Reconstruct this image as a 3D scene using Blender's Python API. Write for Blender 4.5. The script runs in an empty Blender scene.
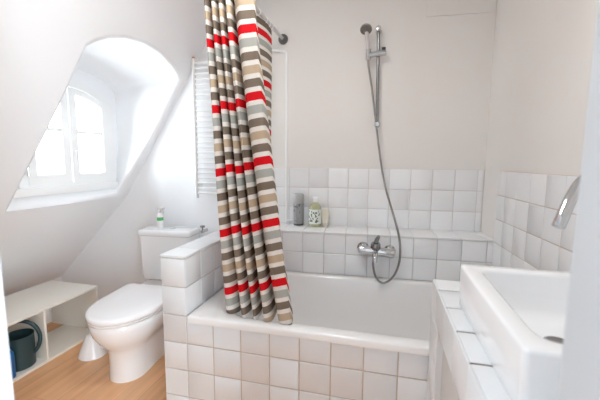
import bpy, bmesh, math, random
from math import sin, cos, pi, radians, sqrt
from mathutils import Vector, Matrix
random.seed(7)
S = bpy.context.scene
COL = S.collection

# ------------------------------------------------------------------ camera
cam_d = bpy.data.cameras.new('camera')
cam_d.sensor_width = 36.0
cam_d.lens = 36.0 * 334.06 / 600.0
cam_d.clip_start = 0.02
cam = bpy.data.objects.new('camera', cam_d)
COL.objects.link(cam)
F = Vector((-0.23906616, 0.96419907, -0.11474979))
R = Vector((0.97039873, 0.24141265, 0.00680044))
U = Vector((-0.03425903, 0.10972729, 0.99337115))
M4 = Matrix.Identity(4)
for i in range(3):
    M4[i][0], M4[i][1], M4[i][2] = R[i], U[i], -F[i]
M4.translation = Vector((0, 0, 1.30))
cam.matrix_world = M4
cam_d.dof.use_dof = True
cam_d.dof.focus_distance = 1.9
cam_d.dof.aperture_fstop = 3.2
S.camera = cam

# ------------------------------------------------------------------ world, light, exposure
W = bpy.data.worlds.new('overcast_sky')
S.world = W
W.use_nodes = True
bg = W.node_tree.nodes['Background']
bg.inputs['Color'].default_value = (0.84, 0.93, 1.0, 1)
bg.inputs['Strength'].default_value = 12.0


def portal(name, loc, rot, sx, sy):
    l = bpy.data.lights.new(name, 'AREA')
    l.shape = 'RECTANGLE'
    l.size, l.size_y = sx, sy
    l.cycles.is_portal = True
    o = bpy.data.objects.new(name, l)
    o.location = loc
    o.rotation_euler = rot
    COL.objects.link(o)
    return o


portal('dormer_sky_portal', (-2.17, 1.90, 1.45), (0, radians(-90), 0), 0.9, 0.95)
portal('added_hall_window_portal', (0.97, -0.71, 1.2), (0, radians(90), 0), 2.2, 0.82)  # sky through the unseen window added in the hall

FILL_LAMP_W = 7.4
vs = S.view_settings
vs.view_transform = 'Standard'
vs.look = 'None'
vs.gamma = 1.0
vs.use_curve_mapping = False
vs.exposure = 0.56
S.cycles.max_bounces = 16
S.cycles.diffuse_bounces = 10
S.cycles.glossy_bounces = 6


# ------------------------------------------------------------------ materials
def srgb(r, g, b):
    def f(c):
        c /= 255.0
        return c / 12.92 if c <= 0.04045 else ((c + 0.055) / 1.055) ** 2.4
    return (f(r), f(g), f(b), 1.0)


def mat(name, col, rough=0.5, metal=0.0, noise=0.0, nscale=8.0, bump=0.0, bscale=40.0, coat=0.0, island=0.0, trans=0.0, spec=0.5):
    m = bpy.data.materials.new(name)
    m.use_nodes = True
    nt = m.node_tree
    b = nt.nodes['Principled BSDF']
    b.inputs['Base Color'].default_value = col
    b.inputs['Roughness'].default_value = rough
    b.inputs['Metallic'].default_value = metal
    b.inputs['Coat Weight'].default_value = coat
    b.inputs['Transmission Weight'].default_value = trans
    b.inputs['Specular IOR Level'].default_value = spec
    tc = nt.nodes.new('ShaderNodeTexCoord')
    src = None
    if noise > 0:
        n = nt.nodes.new('ShaderNodeTexNoise')
        n.inputs['Scale'].default_value = nscale
        n.inputs['Detail'].default_value = 4
        nt.links.new(tc.outputs['Object'], n.inputs['Vector'])
        mr = nt.nodes.new('ShaderNodeMapRange')
        mr.inputs['To Min'].default_value = 1 - noise
        mr.inputs['To Max'].default_value = 1 + noise
        nt.links.new(n.outputs['Fac'], mr.inputs['Value'])
        src = mr.outputs['Result']
    if island > 0:
        g = nt.nodes.new('ShaderNodeNewGeometry')
        mr = nt.nodes.new('ShaderNodeMapRange')
        mr.inputs['To Min'].default_value = 1 - island
        mr.inputs['To Max'].default_value = 1 + island * 0.6
        nt.links.new(g.outputs['Random Per Island'], mr.inputs['Value'])
        if src is None:
            src = mr.outputs['Result']
        else:
            mm = nt.nodes.new('ShaderNodeMath')
            mm.operation = 'MULTIPLY'
            nt.links.new(src, mm.inputs[0])
            nt.links.new(mr.outputs['Result'], mm.inputs[1])
            src = mm.outputs[0]
    if src is not None:
        vm = nt.nodes.new('ShaderNodeVectorMath')
        vm.operation = 'SCALE'
        vm.inputs[0].default_value = col[:3]
        nt.links.new(src, vm.inputs['Scale'])
        nt.links.new(vm.outputs[0], b.inputs['Base Color'])
    if bump > 0:
        n2 = nt.nodes.new('ShaderNodeTexNoise')
        n2.inputs['Scale'].default_value = bscale
        n2.inputs['Detail'].default_value = 3
        nt.links.new(tc.outputs['Object'], n2.inputs['Vector'])
        bp = nt.nodes.new('ShaderNodeBump')
        bp.inputs['Strength'].default_value = bump
        bp.inputs['Distance'].default_value = 0.01
        nt.links.new(n2.outputs['Fac'], bp.inputs['Height'])
        nt.links.new(bp.outputs['Normal'], b.inputs['Normal'])
    return m


PLASTER = mat('white_plaster', srgb(241, 243, 245), 0.75, noise=0.012, nscale=3, bump=0.06, bscale=25)
PLASTER_WARM = mat('warm_white_plaster', srgb(231, 228, 224), 0.75, noise=0.012, nscale=3, bump=0.08, bscale=22)
HALL = mat('blue_grey_hall_paint', srgb(178, 184, 190), 0.7, noise=0.02)
PAINT = mat('white_gloss_paint', srgb(240, 241, 240), 0.35, noise=0.01, nscale=5)
TILE = mat('glazed_white_tile', srgb(228, 231, 233), 0.28, noise=0.015, nscale=14, bump=0.012, bscale=12, island=0.01)
TILE_WALL = mat('glazed_grey_white_tile', srgb(236, 237, 238), 0.28, noise=0.015, nscale=14, bump=0.018, bscale=12, island=0.01)
GROUT = mat('beige_grout', srgb(204, 189, 174), 0.85, noise=0.08, nscale=30)
GROUT_GREY = mat('pale_grey_grout', srgb(214, 211, 208), 0.85, noise=0.05, nscale=30)
GROUT_DARK = mat('brown_grout', srgb(128, 106, 88), 0.85, noise=0.08, nscale=30)
ENAMEL = mat('white_enamel', srgb(238, 238, 237), 0.12, coat=0.3)
CERAMIC = mat('white_ceramic', srgb(246, 247, 248), 0.08, coat=0.4)
PLASTIC = mat('white_plastic', srgb(247, 247, 248), 0.22)
CHROME = mat('chrome', srgb(205, 206, 208), 0.10, metal=1.0)
CHROME_DARK = mat('dull_chrome', srgb(150, 150, 150), 0.25, metal=1.0)
STEEL = mat('brushed_steel_hose', srgb(150, 147, 143), 0.32, metal=0.9)
DARK = mat('dark_grey_rubber', srgb(70, 68, 66), 0.5)
RAIL = mat('satin_grey_rail', srgb(205, 204, 202), 0.28, metal=0.55)
LAMINATE = mat('cream_white_laminate', srgb(233, 229, 220), 0.4, noise=0.01)
GREEN = mat('dark_teal_plastic', srgb(48, 72, 76), 0.38)
BLUE = mat('blue_plastic', srgb(22, 96, 158), 0.3)
BRASS = mat('brass', srgb(176, 120, 84), 0.3, metal=0.8)
CABINET = mat('pale_grey_panel', srgb(206, 203, 199), 0.5)


def wood_floor():
    m = bpy.data.materials.new('oak_floorboards')
    m.use_nodes = True
    nt = m.node_tree
    b = nt.nodes['Principled BSDF']
    tc = nt.nodes.new('ShaderNodeTexCoord')
    mp = nt.nodes.new('ShaderNodeMapping')
    mp.inputs['Rotation'].default_value = (0, 0, radians(90))
    nt.links.new(tc.outputs['Object'], mp.inputs['Vector'])
    br = nt.nodes.new('ShaderNodeTexBrick')
    br.inputs['Color1'].default_value = srgb(232, 182, 137)
    br.inputs['Color2'].default_value = srgb(220, 168, 123)
    br.inputs['Mortar'].default_value = srgb(190, 138, 98)
    br.inputs['Scale'].default_value = 1.0
    br.inputs['Mortar Size'].default_value = 0.0012
    br.inputs['Brick Width'].default_value = 1.3
    br.inputs['Row Height'].default_value = 0.14
    br.offset = 0.37
    nt.links.new(mp.outputs[0], br.inputs['Vector'])
    mp2 = nt.nodes.new('ShaderNodeMapping')
    mp2.inputs['Scale'].default_value = (26, 2.0, 1)
    nt.links.new(tc.outputs['Object'], mp2.inputs['Vector'])
    n = nt.nodes.new('ShaderNodeTexNoise')
    n.inputs['Scale'].default_value = 1.0
    n.inputs['Detail'].default_value = 6
    n.inputs['Distortion'].default_value = 0.6
    nt.links.new(mp2.outputs[0], n.inputs['Vector'])
    mr = nt.nodes.new('ShaderNodeMapRange')
    mr.inputs['From Min'].default_value = 0.3
    mr.inputs['From Max'].default_value = 0.7
    mr.inputs['To Min'].default_value = 0.86
    mr.inputs['To Max'].default_value = 1.12
    nt.links.new(n.outputs['Fac'], mr.inputs['Value'])
    vm = nt.nodes.new('ShaderNodeVectorMath')
    vm.operation = 'SCALE'
    nt.links.new(br.outputs['Color'], vm.inputs[0])
    nt.links.new(mr.outputs['Result'], vm.inputs['Scale'])
    nt.links.new(vm.outputs[0], b.inputs['Base Color'])
    b.inputs['Roughness'].default_value = 0.38
    return m


def glass_mat():
    m = bpy.data.materials.new('window_glass')
    m.use_nodes = True
    nt = m.node_tree
    nt.nodes.clear()
    out = nt.nodes.new('ShaderNodeOutputMaterial')
    mx = nt.nodes.new('ShaderNodeMixShader')
    tr = nt.nodes.new('ShaderNodeBsdfTransparent')
    gl = nt.nodes.new('ShaderNodeBsdfGlossy')
    gl.inputs['Roughness'].default_value = 0.02
    fr = nt.nodes.new('ShaderNodeFresnel')
    fr.inputs['IOR'].default_value = 1.3
    nt.links.new(fr.outputs[0], mx.inputs['Fac'])
    nt.links.new(tr.outputs[0], mx.inputs[1])
    nt.links.new(gl.outputs[0], mx.inputs[2])
    nt.links.new(mx.outputs[0], out.inputs['Surface'])
    return m


def curtain_mat():
    m = bpy.data.materials.new('striped_curtain_cloth')
    m.use_nodes = True
    nt = m.node_tree
    b = nt.nodes['Principled BSDF']
    b.inputs['Roughness'].default_value = 0.8
    b.inputs['Specular IOR Level'].default_value = 0.2
    uv = nt.nodes.new('ShaderNodeUVMap')
    uv.uv_map = 'cloth'
    sx = nt.nodes.new('ShaderNodeSeparateXYZ')
    nt.links.new(uv.outputs[0], sx.inputs[0])
    fr = nt.nodes.new('ShaderNodeMath')
    fr.operation = 'FRACT'
    nt.links.new(sx.outputs['Y'], fr.inputs[0])
    cr = nt.nodes.new('ShaderNodeValToRGB')
    cr.color_ramp.interpolation = 'CONSTANT'
    white = srgb(240, 236, 230)
    red = srgb(226, 22, 34)
    taupe = srgb(134, 120, 106)
    beige = srgb(203, 182, 156)
    grey = srgb(184, 186, 180)
    seq = []
    p = 0.0
    for c in (red, taupe, beige, taupe, grey):      # upwards from a red band
        seq.append((p, c))
        seq.append((p + 0.126, white))
        p += 0.2
    el = cr.color_ramp.elements
    while len(el) < len(seq):
        el.new(0.5)
    for e, (q, c) in zip(el, seq):
        e.position = q
        e.color = c
    nt.links.new(fr.outputs[0], cr.inputs['Fac'])
    nt.links.new(cr.outputs['Color'], b.inputs['Base Color'])
    w = nt.nodes.new('ShaderNodeTexNoise')
    w.inputs['Scale'].default_value = 260
    bp = nt.nodes.new('ShaderNodeBump')
    bp.inputs['Strength'].default_value = 0.08
    bp.inputs['Distance'].default_value = 0.002
    nt.links.new(w.outputs['Fac'], bp.inputs['Height'])
    nt.links.new(bp.outputs['Normal'], b.inputs['Normal'])
    tl = nt.nodes.new('ShaderNodeBsdfTranslucent')
    nt.links.new(cr.outputs['Color'], tl.inputs['Color'])
    mx = nt.nodes.new('ShaderNodeMixShader')
    mx.inputs['Fac'].default_value = 0.22
    out = nt.nodes['Material Output']
    nt.links.new(b.outputs[0], mx.inputs[1])
    nt.links.new(tl.outputs[0], mx.inputs[2])
    nt.links.new(mx.outputs[0], out.inputs['Surface'])
    return m


WOOD = wood_floor()
GLASS = glass_mat()
CLOTH = curtain_mat()


# ------------------------------------------------------------------ builders
class MB:
    """collects shapes and links them as one mesh object"""

    def __init__(self):
        self.bm = bmesh.new()
        self.mi = 0

    def face(self, pts, smooth=False):
        vs_ = [self.bm.verts.new(p) for p in pts]
        f = self.bm.faces.new(vs_)
        f.material_index = self.mi
        f.smooth = smooth
        return f

    def box(self, a, b, bev=0.0, seg=2, mtx=None):
        x0, y0, z0 = a
        x1, y1, z1 = b
        t = bmesh.new()
        bmesh.ops.create_cube(t, size=1.0)
        for v in t.verts:
            v.co = Vector(((x0 + x1) / 2 + v.co.x * (x1 - x0), (y0 + y1) / 2 + v.co.y * (y1 - y0), (z0 + z1) / 2 + v.co.z * (z1 - z0)))
        if bev > 0:
            bmesh.ops.bevel(t, geom=t.edges[:] , offset=bev, segments=seg, profile=0.6, affect='EDGES')
            for f in t.faces:
                f.smooth = True
        if mtx is not None:
            bmesh.ops.transform(t, matrix=mtx, verts=t.verts)
        self.merge(t)
        return self

    def merge(self, t):
        t.normal_update()
        mp = {}
        for v in t.verts:
            mp[v] = self.bm.verts.new(v.co)
        for f in t.faces:
            try:
                nf = self.bm.faces.new([mp[v] for v in f.verts])
                nf.smooth = f.smooth
                nf.material_index = self.mi
            except ValueError:
                pass
        t.free()

    def rings(self, rings, cap0=True, cap1=True, closed=True, smooth=True):
        rows = [[self.bm.verts.new(p) for p in r] for r in rings]
        n = len(rows[0])
        for a, b in zip(rows[:-1], rows[1:]):
            for i in range(n if closed else n - 1):
                j = (i + 1) % n
                f = self.bm.faces.new((a[i], a[j], b[j], b[i]))
                f.smooth = smooth
                f.material_index = self.mi
        for flag, r in ((cap0, rows[0]), (cap1, rows[-1])):
            if flag:
                f = self.bm.faces.new(r)
                f.material_index = self.mi
        return self

    def tube(self, path, r, n=14, caps=True):
        path = [Vector(p) for p in path]
        rr = r if isinstance(r, (list, tuple)) else [r] * len(path)
        tang = []
        for i in range(len(path)):
            a = path[max(i - 1, 0)]
            b = path[min(i + 1, len(path) - 1)]
            tang.append((b - a).normalized())
        up = Vector((0, 0, 1)) if abs(tang[0].z) < 0.9 else Vector((1, 0, 0))
        nrm = tang[0].cross(up).normalized()
        out = []
        for i, p in enumerate(path):
            t = tang[i]
            nrm = (nrm - t * nrm.dot(t)).normalized()
            bn = t.cross(nrm)
            out.append([p + (nrm * cos(2 * pi * k / n) + bn * sin(2 * pi * k / n)) * rr[i] for k in range(n)])
        self.rings(out, caps, caps)
        return self

    def lathe(self, prof, loc=(0, 0, 0), axis=(0, 0, 1), n=28, sx=1.0, sy=1.0):
        """prof: (radius, height) pairs along the axis"""
        ax = Vector(axis).normalized()
        q = Vector((0, 0, 1)).rotation_difference(ax)
        L = Vector(loc)
        out = []
        for r, h in prof:
            out.append([L + q @ Vector((max(r, 1e-4) * sx * cos(2 * pi * k / n), max(r, 1e-4) * sy * sin(2 * pi * k / n), h)) for k in range(n)])
        self.rings(out, True, True)
        return self

    def build(self, name, mats, parent=None, weld=True, sharp=35):
        if weld:
            bmesh.ops.remove_doubles(self.bm, verts=self.bm.verts, dist=1e-5)
        bmesh.ops.recalc_face_normals(self.bm, faces=self.bm.faces)
        me = bpy.data.meshes.new(name)
        self.bm.to_mesh(me)
        self.bm.free()
        for m in (mats if isinstance(mats, (list, tuple)) else [mats]):
            me.materials.append(m)
        if sharp:
            try:
                me.set_sharp_from_angle(angle=radians(sharp))
            except Exception:
                pass
        o = bpy.data.objects.new(name, me)
        COL.objects.link(o)
        if parent is not None:
            o.parent = parent
            o.matrix_parent_inverse = parent.matrix_world.inverted()
        return o


def empty(name, loc, label=None, cat=None, group=None, rz=0.0):
    o = bpy.data.objects.new(name, None)
    o.empty_display_size = 0.1
    o.location = loc
    o.rotation_euler = (0, 0, rz)
    COL.objects.link(o)
    o.matrix_world = Matrix.Translation(Vector(loc)) @ Matrix.Rotation(rz, 4, 'Z')
    return tag(o, label, cat, group)


def tag(o, label=None, cat=None, group=None, kind=None):
    if label:
        o['label'] = label
    if cat:
        o['category'] = cat
    if group:
        o['group'] = group
    if kind:
        o['kind'] = kind
    return o


def struct(o, label=None):
    return tag(o, label, kind='structure')


def smooth_path(pts, sub=6):
    """Catmull-Rom through the points"""
    P = [Vector(p) for p in pts]
    P = [P[0] * 2 - P[1]] + P + [P[-1] * 2 - P[-2]]
    out = []
    for i in range(1, len(P) - 2):
        for k in range(sub):
            t = k / sub
            a, b, c, d = P[i - 1], P[i], P[i + 1], P[i + 2]
            out.append(0.5 * (2 * b + (c - a) * t + (2 * a - 5 * b + 4 * c - d) * t * t + (3 * b - a - 3 * c + d) * t ** 3))
    out.append(P[-2])
    return out


def tiles(mb, O, u, v, us, vs_, gap=0.0035, th=0.004, bevel=0.0025, skew=0.00025):
    """tiles with chamfered edges on the plane O + u*a + v*b; normal = u x v; us, vs_: the joint positions"""
    O, u, v = Vector(O), Vector(u).normalized(), Vector(v).normalized()
    n = u.cross(v)
    g = gap / 2
    for a0, a1 in zip(us[:-1], us[1:]):
        for b0, b1 in zip(vs_[:-1], vs_[1:]):
            if a1 - a0 < 0.012 or b1 - b0 < 0.012:
                continue
            j = lambda: random.uniform(-skew, skew)
            base, mid, top = [], [], []
            for aa, bb, sa, sb in ((a0, b0, 1, 1), (a1, b0, -1, 1), (a1, b1, -1, -1), (a0, b1, 1, -1)):
                P = O + u * (aa + sa * g + j()) + v * (bb + sb * g + j())
                base.append(P - n * 0.001)
                mid.append(P + n * (th - bevel * 0.7))
                top.append(P + u * sa * bevel + v * sb * bevel + n * (th + j()))
            mb.rings([base, mid, top], False, True, smooth=False)


def joints(a, b, p0, step):
    """joint positions between a and b of a lattice through p0"""
    k = math.ceil((a - p0) / step + 1e-6)
    out = [a]
    while p0 + k * step < b - 1e-6:
        out.append(p0 + k * step)
        k += 1
    out.append(b)
    if len(out) > 2 and out[1] - out[0] < 0.012:
        out.pop(1)
    if len(out) > 2 and out[-1] - out[-2] < 0.012:
        out.pop(-2)
    return out


T = 0.14
CEIL = 2.46
HW = 0.853           # half wall, ledge and counter height
TB = 0.565           # tub rim height
LEDGE = 0.845


def yb(x):           # back wall
    return 2.3786 + 0.0514 * x


def yl(x):           # front of the tiled ledge
    return 2.130 + 0.0514 * x


def xr(y):           # right wall
    return 0.766 - 0.0514 * y


XU = lambda z: (z - 4.17) / 1.523      # steep part of the attic slope
ZK = 1.0
XK = XU(ZK)
KNEE_X, KNEE_Z = -2.84, 0.235
YA, YE = 0.40, 2.36                    # attic slope from the door wall to the back wall

# ------------------------------------------------------------------ setting: floor, ceiling, walls
m = MB()
m.face([(-2.95, -1.5, 0), (1.0, -1.5, 0), (1.0, 2.6, 0), (-2.95, 2.6, 0)])
struct(m.build('floor', WOOD))

m = MB()
m.face([(XU(CEIL), YA, CEIL), (XU(CEIL), 2.5, CEIL), (1.0, 2.5, CEIL), (1.0, YA, CEIL)])
struct(m.build('ceiling', PLASTER))
m = MB()
m.rings([[Vector((x, yb(x) - d, z)) for x, d in ((0.235, 0), (0.235, .009), (0.639, .009), (0.639, 0))] for z in (2.225, CEIL)], True, False, smooth=False)
struct(m.build('trim_1', PLASTER_WARM))

# back wall: bath part (warm plaster) and the part behind the toilet
m = MB()
m.face([(-1.02, yb(-1.02), 0), (0.70, yb(0.70), 0), (0.70, yb(0.70), CEIL), (-1.02, yb(-1.02), CEIL)])
wall_back = struct(m.build('wall_back', PLASTER_WARM))
m = MB()
m.face([(KNEE_X, YE, 0), (-1.2, YE, 0), (-1.02, yb(-1.02), 0), (-1.02, yb(-1.02), CEIL), (-1.2, YE, CEIL), (XU(CEIL), YE, CEIL), (XK, YE, ZK), (KNEE_X, YE, KNEE_Z)])
struct(m.build('wall_back_toilet', PLASTER))

# right wall
m = MB()
m.face([(xr(YA), YA, 0), (xr(YA), YA, CEIL), (xr(2.5), 2.5, CEIL), (xr(2.5), 2.5, 0)])
wall_right = struct(m.build('wall_right', PLASTER_WARM))
# door wall (behind / beside the camera) with the opening the photo is taken through
JL, JR = -0.607, 0.195
m = MB()
for y in (YA, 0.26):
    m.face([(KNEE_X, y, 0), (JL - 0.03, y, 0), (JL - 0.03, y, CEIL), (XU(CEIL), y, CEIL), (XK, y, ZK), (KNEE_X, y, KNEE_Z)])
    m.face([(JR + 0.03, y, 0), (1.0, y, 0), (1.0, y, CEIL), (JR + 0.03, y, CEIL)])
    m.face([(JL - 0.03, y, 2.08), (JR + 0.03, y, 2.08), (JR + 0.03, y, CEIL), (JL - 0.03, y, CEIL)])
struct(m.build('wall_front', PLASTER))
m = MB()
m.box((JL - 0.06, 0.24, 0), (JL, 0.402, 2.06), 0.003)
m.box((JR, 0.24, 0), (JR + 0.06, 0.402, 2.06), 0.003)
m.box((JL - 0.06, 0.24, 2.06), (JR + 0.06, 0.402, 2.12), 0.003)
struct(m.build('door_1', mat('door_frame_paint', srgb(204, 208, 211), 0.4, noise=0.01)))

# hall outside the door
m = MB()
m.face([(-1.0, -1.5, 0), (-1.0, 0.26, 0), (-1.0, 0.26, CEIL), (-1.0, -1.5, CEIL)])
struct(m.build('wall_hall_left', HALL))
m = MB()
for a, b, c, d in ((-1.6, -1.12, 0, CEIL), (-0.30, 0.26, 0, CEIL), (-1.12, -0.30, 0, 0.1), (-1.12, -0.30, 2.3, CEIL)):  # leaves a window opening, added out of view to send fill light in
    m.box((1.0, a, c), (1.1, b, d))
struct(m.build('wall_hall_right', HALL))
m = MB()
m.face([(-1.0, -1.5, CEIL), (1.0, -1.5, CEIL), (1.0, YA, CEIL), (-1.0, YA, CEIL)])
struct(m.build('ceiling_hall', HALL))

m = MB()
m.box((-1.0, -1.6, 0), (1.0, -1.5, CEIL))
struct(m.build('wall_hall_rear', HALL))

# attic slope with the dormer opening
OPEN = [(1.435, 1.003), (1.45, 1.20), (1.468, 1.41), (1.482, 1.65), (1.487, 1.872), (1.528, 1.907), (1.591, 1.946), (1.693, 1.979), (1.829, 1.995), (1.98, 1.982), (2.135, 1.949), (2.23, 1.918), (2.296, 1.885), (2.292, 1.74), (2.288, 1.46), (2.258, 1.25), (2.232, 1.04), (1.85, 1.022)]
NO = len(OPEN)


def xprof(z):
    return XU(z) if z >= ZK else XK + (z - ZK) * (XK - KNEE_X) / (ZK - KNEE_Z)


cY = sum(p[0] for p in OPEN) / NO
cZ = sum(p[1] for p in OPEN) / NO


def grow(p, d):
    v = Vector((p[0] - cY, p[1] - cZ))
    v = v + Vector((math.copysign(min(1, abs(v.x) / 0.15), v.x) * d, math.copysign(min(1, abs(v.y) / 0.15), v.y) * d))
    return (cY + v.x, cZ + v.y)


def slope_pt(y, z, into=0.0):
    nx, nz = 1.523 / sqrt(1 + 1.523 ** 2), -1 / sqrt(1 + 1.523 ** 2)
    return Vector((XU(z) - into * nx, y, z - into * nz))


bm = bmesh.new()
outer = [bm.verts.new(slope_pt(y, z)) for y, z in ((YA, ZK - 0.0), (YE, ZK - 0.0), (YE, CEIL), (YA, CEIL))]
G = [grow(p, 0.022) for p in OPEN]
G = [(y, max(z, ZK + 0.002)) for y, z in G]
inner = [bm.verts.new(slope_pt(y, z)) for y, z in G]
ed = [bm.edges.new((outer[i], outer[(i + 1) % 4])) for i in range(4)] + [bm.edges.new((inner[i], inner[(i + 1) % NO])) for i in range(NO)]
bmesh.ops.triangle_fill(bm, edges=ed, use_beauty=True)
m = MB()
m.merge(bm)
m.face([(KNEE_X, YA, KNEE_Z), (KNEE_X, YE, KNEE_Z), (XK, YE, ZK), (XK, YA, ZK)])
m.face([(KNEE_X, YA, 0), (KNEE_X, YE, 0), (KNEE_X, YE, KNEE_Z), (KNEE_X, YA, KNEE_Z)])
wall_left = struct(m.build('wall_left', PLASTER, sharp=20))

WX = -2.125                            # plane of the window
WINP = [(1.43, 1.10), (1.43, 1.30), (1.43, 1.50), (1.43, 1.70), (1.435, 1.82), (1.47, 1.868), (1.54, 1.905), (1.66, 1.93), (1.85, 1.942), (2.01, 1.938), (2.16, 1.925), (2.26, 1.895), (2.325, 1.84), (2.34, 1.72), (2.335, 1.46), (2.315, 1.27), (2.295, 1.105), (1.85, 1.10)]
rings = [[slope_pt(*p) for p in G],
         [slope_pt(*grow(p, 0.009), into=0.004) for p in OPEN],
         [slope_pt(*grow(p, 0.002), into=0.013) for p in OPEN],
         [slope_pt(*p, into=0.026) for p in OPEN],
         [Vector((min(slope_pt(*p, into=.03).x, WX + 0.05), p[0] * .5 + q[0] * .5, p[1] * .45 + q[1] * .55)) if False else slope_pt(*p, into=0.026).lerp(Vector((WX, q[0], q[1])), 0.5) for p, q in zip(OPEN, WINP)],
         [Vector((WX, q[0], q[1])) for q in WINP]]
m = MB()
m.rings(rings, False, False, smooth=True)
struct(m.build('wall_dormer', PLASTER, sharp=50))

# dormer window wall + window
def arc_z(y, c, top, drop, half):
    t = (y - c) / half
    return top - drop * t * t


FY0, FY1, FYC = 1.53, 2.275, 1.895
FZ0 = 1.115
m = MB()
bm = bmesh.new()
outl = [bm.verts.new((WX, q[0] + (0.01 if q[0] > 1.9 else -0.01), q[1] + (0.01 if q[1] > 1.5 else -0.01))) for q in WINP]
hole = [(FY0 + 0.02, FZ0 + 0.02), (FY0 + 0.02, 1.74)] + [(FY0 + 0.02 + (FY1 - FY0 - 0.04) * k / 12, arc_z(FY0 + (FY1 - FY0) * k / 12, FYC, 1.835, 0.125, 0.39)) for k in range(0, 13)] + [(FY1 - 0.02, 1.74), (FY1 - 0.02, FZ0 + 0.02)]
hv = [bm.verts.new((WX, y, z)) for y, z in hole]
ed = [bm.edges.new((outl[i], outl[(i + 1) % NO])) for i in range(NO)] + [bm.edges.new((hv[i], hv[(i + 1) % len(hv)])) for i in range(len(hv))]
bmesh.ops.triangle_fill(bm, edges=ed, use_beauty=True)
m.merge(bm)
struct(m.build('wall_dormer_end', PLASTER))

win = empty('window_1', (WX, FYC, FZ0))
struct(win)


def arch_frame(mb, y0, y1, z0, w, wtop, x0, x1, top, drop, c, half, zb=None):
    """frame of even width around an arch-topped opening, from x0 to x1 in depth"""
    zb = w if zb is None else zb
    n = 12
    o, i = [], []
    for k in range(n + 1):
        y = y0 + (y1 - y0) * k / n
        o.append((y, arc_z(y, c, top, drop, half)))
        yi = y0 + w + (y1 - y0 - 2 * w) * k / n
        i.append((yi, arc_z(yi, c, top, drop, half) - wtop))
    O_ = [(y0, z0)] + o + [(y1, z0)]
    I_ = [(y0 + w, z0 + zb)] + i + [(y1 - w, z0 + zb)]
    rs = []
    for seq, x in ((O_, x0), (O_, x1), (I_, x1), (I_, x0), (O_, x0)):
        rs.append([Vector((x, y, z)) for y, z in seq])
    mb.rings(rs, False, False, smooth=False)


m = MB()
arch_frame(m, FY0, FY1, FZ0, 0.055, 0.05, WX - 0.04, WX + 0.018, 1.85, 0.125, FYC, 0.39, 0.03)
m.build('window_frame', PAINT, win)
m = MB()
m.box((WX - 0.03, FY0 - 0.06, FZ0 - 0.04), (WX + 0.045, FY1 + 0.005, FZ0 + 0.012), 0.006)
m.build('window_sill', PAINT, win)
for (y0, y1) in ((FY0 + 0.055, FYC - 0.012), (FYC - 0.004, FY1 - 0.055)):
    m = MB()
    arch_frame(m, y0, y1, FZ0 + 0.03, 0.055, 0.045, WX - 0.02, WX + 0.024, 1.845 - 0.05, 0.125, FYC, 0.39, 0.06)
    s = m.build('sash', PAINT, win)
    m = MB()
    m.box((WX - 0.006, y0 + 0.05, 1.487), (WX + 0.018, y1 - 0.05, 1.511), 0.003)
    m.build('glazing_bar', PAINT, s)
    m = MB()
    g = [(y0 + 0.045 + (y1 - y0 - 0.09) * k / 8) for k in range(9)]
    top = [(WX, y, arc_z(y, FYC, 1.795, 0.125, 0.39) - 0.035) for y in g]
    m.face([(WX, g[0], FZ0 + 0.08)] + top + [(WX, g[-1], FZ0 + 0.08)])
    m.build('pane', GLASS, s)
m = MB()
for z in (1.20, 1.62):
    m.tube([(WX + 0.027, FY0 + 0.052, z), (WX + 0.027, FY0 + 0.052, z + 0.075)], 0.007, 10)
m.build('hinges', RAIL, win)
m = MB()
m.tube([(WX + 0.03, FYC + 0.018, 1.36), (WX + 0.05, FYC + 0.018, 1.36)], 0.007, 10)
m.tube([(WX + 0.05, FYC + 0.018, 1.365), (WX + 0.05, FYC + 0.018, 1.28)], 0.006, 10)
m.build('window_handle', PAINT, win)

# panelled skirting behind the low shelf
m = MB()
m.box((-2.60, 0.45, 0), (-2.56, 2.06, 0.22), 0.003)
y = 0.52
while y < 2.02:
    m.box((-2.562, y, 0.03), (-2.556, y + 0.032, 0.205), 0.002)
    y += 0.04
struct(m.build('baseboard_left', PAINT))

# ------------------------------------------------------------------ tiling of the back and right wall
m = MB()
u = Vector((0.99868, 0.0514, 0))
O = Vector((-0.1221 - 0.3959 * 0.99868, 2.3724 - 0.0514 * 0.3959, 0))
zs = [0.834 + T * k for k in range(4)]
a0, a1 = (-0.87 - O.x) / u.x, (0.637 - O.x) / u.x
m.mi = 1
n_ = Vector((0.0514, -0.99868, 0))
P = lambda a, z, d: O + u * a + n_ * d + Vector((0, 0, z))
m.rings([[P(a0, 0.83, 0.0), P(a1, 0.83, 0), P(a1, 1.254, 0), P(a0, 1.254, 0)], [P(a0, 0.83, 0.004), P(a1, 0.83, 0.004), P(a1, 1.254, 0.004), P(a0, 1.254, 0.004)]], False, True, smooth=False)
m.mi = 0
tiles(m, O + n_ * 0.0035, u, (0, 0, 1), joints(a0, a1, 0, T), zs, gap=0.004)
m.build('wall_tiles', [TILE_WALL, GROUT_GREY], wall_back)

m = MB()
v = Vector((0.0514, -0.99868, 0))                  # along the right wall towards the camera
O = Vector((0.764 - 0.0514 * 1.8735, 0.0393 + 0.9987 * 1.8735, 0))
n_ = Vector((-0.99868, -0.0514, 0))
P = lambda a, z, d: O + v * a + n_ * d + Vector((0, 0, z))
a0, a1 = -(2.16 - O.y), O.y - 0.42
m.mi = 1
m.rings([[P(a0, 0.3, 0), P(a1, 0.3, 0), P(a1, 1.254, 0), P(a0, 1.254, 0)], [P(a0, 0.3, 0.004), P(a1, 0.3, 0.004), P(a1, 1.254, 0.004), P(a0, 1.254, 0.004)]], False, True, smooth=False)
m.mi = 0
tiles(m, O + n_ * 0.0035, v, (0, 0, 1), joints(a0, a1, 0, T), [1.254 - T * k for k in range(6, -1, -1)], gap=0.004)
m.build('wall_tiles', [TILE_WALL, GROUT], wall_right)

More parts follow.
